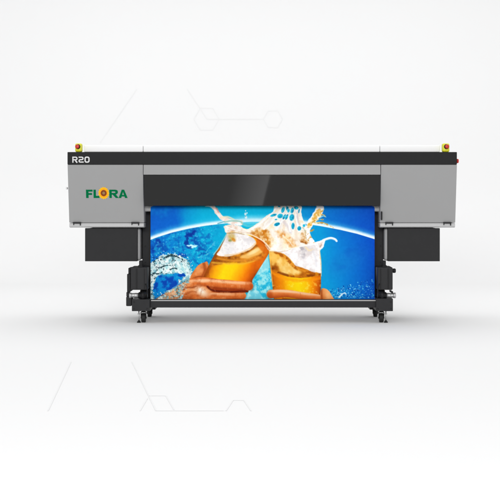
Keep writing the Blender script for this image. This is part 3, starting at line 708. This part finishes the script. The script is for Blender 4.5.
    put(th, mix((214, 116, 48), (250, 186, 122), np.clip(sm(.2, .8, n6)*.5+.6*sm(321, 329, X)-.5*sm(294, 301, Y), 0, 1)))
    put(th*stroke([(321.4, 290), (321.8, 300)], .9, .9, .9), (150, 56, 8), .7)
    # ---- ring of splashing water at the lower left
    cx, cy = 169.0, 276.0
    X = X0+5.5*(n3-.5)+3.5*(n2-.5); Y = Y0+5.5*(noise(3)-.5)+3.5*(noise(6)-.5)
    outer = poly([(147, 300), (148, 270), (153, 262), (161, 256), (171, 253.4), (180, 255.5), (187, 261), (190.5, 268), (191, 276), (187, 284), (183, 291), (178, 300)], .5)
    inner = poly([(154, 297), (153, 289), (155, 281), (159, 275.5), (168, 273.5), (180, 273), (184.5, 275.5), (177, 284), (168, 291), (160, 297.5), (157, 301)], .5)
    band2 = poly([(155, 274), (160, 267), (169, 263.5), (180, 264), (188, 269), (186, 275.5), (176, 272.5), (166, 272.5)], .9)
    X, Y = X0, Y0
    put(inner*(1-wrist*.999*sm(-1, 2, (Y-291)+(X-168)*.62)), mix((0, 66, 172), (0, 132, 208), sm(.36, .62, n7)), .95)
    put(inner*sm(.5, .62, n2)*sm(280, 274, Y), (40, 190, 215), .7)
    overskin = sm(-1, 2, (Y-290)+(X-168)*.62)*sm(160, 168, X)
    ring = np.clip(outer-inner, 0, 1)
    ring = ring*(1-overskin*sm(.34, .5, n3*.6+n7*.4)*.85)
    put(ring, mix((128, 186, 196), (222, 240, 236), sm(.34, .6, n7*.4+n3*.6)), .95)
    put(ring*band2, mix((176, 228, 230), (232, 250, 246), sm(.34, .55, n3)), .8)
    rg1 = np.abs(n3-.5); rg2 = np.abs(noise(4.2)-.5); rg3 = np.abs(noise(2.4, oct=2)-.5)
    put(ring*sm(.03, .008, rg2)*(1-.7*band2), (16, 50, 60), .75)
    put(ring*sm(.03, .006, rg3)*(1-.5*band2), (40, 96, 108), .65)
    put(ring*sm(.06, .03, np.abs(n4-.62))*sm(.55, .4, n2), (255, 255, 252), .9)
    put(ring*sm(.66, .76, n4)*sm(.5, .6, n7), (10, 40, 56), .7)
    put(ring*sm(.6, .72, n2)*sm(.45, .6, n4), (255, 255, 255), .85)
    for p in ([(153, 262), (157, 258.6), (162, 256)], [(156, 271), (160, 268), (166, 265.6), (175, 265)], [(165, 258), (172, 255.4), (181, 258.5), (184, 261.5)], [(170, 269.4), (174, 268), (177, 269)], [(151, 275), (155, 273), (158, 273.5), (163, 272)]):
        put(stroke(p, .7, .35, .4, 1.2, n4), (10, 40, 50), .8)
    wr = wrist*ell(178, 289, 10, 12, 30, .5)
    put(wr*sm(.05, .0, np.abs(n3-.52)), (206, 234, 226), .8)
    put(wr*sm(.62, .7, n4), (90, 60, 40), .5)
    for k in range(150):
        a = rs.rand()*6.283; r = 19+7*rs.rand(); x = cx+1.5+r*math.cos(a); y = cy+r*math.sin(a)
        if y > 297 or x < 152 or (x > 184 and y > 272): continue
        i0, i1 = max(int((x-152.1)*GK), 0), min(int((x-149.1)*GK)+1, nx); j0, j1 = max(int((y-205.5)*GK), 0), min(int((y-202.5)*GK)+1, ny)
        rad = .2+.55*rs.rand()**2
        m = sm(rad+.25, rad-.25, np.hypot(X[j0:j1, i0:i1]-x, Y[j0:j1, i0:i1]-y))[..., None]*.8
        c = np.array([(225, 244, 244), (24, 70, 90), (200, 236, 240)][k % 3])/255.0
        img[j0:j1, i0:i1] = img[j0:j1, i0:i1]*(1-m)+c*m
    # fine print grain
    img[:] = np.clip(img+(n4-.5)[..., None]*.035, 0, 1)
    return nx, ny, img
nx, ny, img = paint_banner()
lin = np.where(img <= .04045, img/12.92, ((img+.055)/1.055)**2.4)
alb = np.clip(lin/1.05, 0, .88)
ys, rr0 = RY-RR-.0015, RR+.0015
us = np.linspace(150.6, 374.6, nx); vs = np.linspace(204.0, 300.0, ny)
extra = 3; vs2 = np.concatenate([vs, np.linspace(300.8, 303.4, extra)])
alb = np.concatenate([alb, np.repeat(alb[-1:], extra, 0)], 0); NY = ny+extra
U, V = np.meshgrid(us, vs2)
depth = np.full(V.shape, ys); Zc = PZ(V, ys)
zr = rz; up = Zc > zr                                    # above the roller's axis the sheet bends back over it
aa = np.clip((Zc-zr)/rr0, 0, 1.5)
depth = np.where(up, RY-rr0*np.cos(aa), depth); Zc = np.where(up, zr+rr0*np.sin(aa), Zc)
tk = np.clip((V-299.0)/4.4, 0, 1); depth = depth+tk*(TY-.0355-ys)
ins = np.clip((208.4-V)/2.6, 0, 1); ins = 2.3*(1-np.sqrt(np.clip(1-ins**2, 0, 1)))
Uc = 262.6+(U-262.6)*(1-ins/112)
Xc = (Uc-CX)*S*(1+ys/D)
depth = depth+.0016*np.sin((U-150)/31.0)*np.clip((V-210)/30, 0, 1)*np.clip((299-V)/30, 0, 1)   # the sheet is never quite flat
co = np.stack([Xc, depth, Zc], -1).reshape(-1, 3)
me = bpy.data.meshes.new('printed_banner'); nv = nx*NY; nf = (nx-1)*(NY-1)
me.vertices.add(nv); me.vertices.foreach_set('co', co.astype(np.float32).ravel())
idx = np.arange(nv).reshape(NY, nx); q = np.stack([idx[:-1, :-1], idx[1:, :-1], idx[1:, 1:], idx[:-1, 1:]], -1).reshape(-1)
me.loops.add(nf*4); me.loops.foreach_set('vertex_index', q.astype(np.int32))
me.polygons.add(nf); me.polygons.foreach_set('loop_start', (np.arange(nf)*4).astype(np.int32))
me.polygons.foreach_set('use_smooth', np.ones(nf, bool))
me.update(calc_edges=True)
ca = me.color_attributes.new('print', 'FLOAT_COLOR', 'POINT')
ca.data.foreach_set('color', np.concatenate([alb.reshape(-1, 3), np.ones((nv, 1))], 1).astype(np.float32).ravel())
mb = bpy.data.materials.new('printed_vinyl'); mb.use_nodes = True; b = mb.node_tree.nodes['Principled BSDF']
at = mb.node_tree.nodes.new('ShaderNodeVertexColor'); at.layer_name = 'print'; mb.node_tree.links.new(at.outputs[0], b.inputs['Base Color'])
b.inputs['Roughness'].default_value = .55; b.inputs['Specular IOR Level'].default_value = .05
me.materials.append(mb)
ban = bpy.data.objects.new('printed_banner', me); col.objects.link(ban)
tag(ban, 'blue printed banner with two beer glasses toasting, hanging from the printer', 'banner')
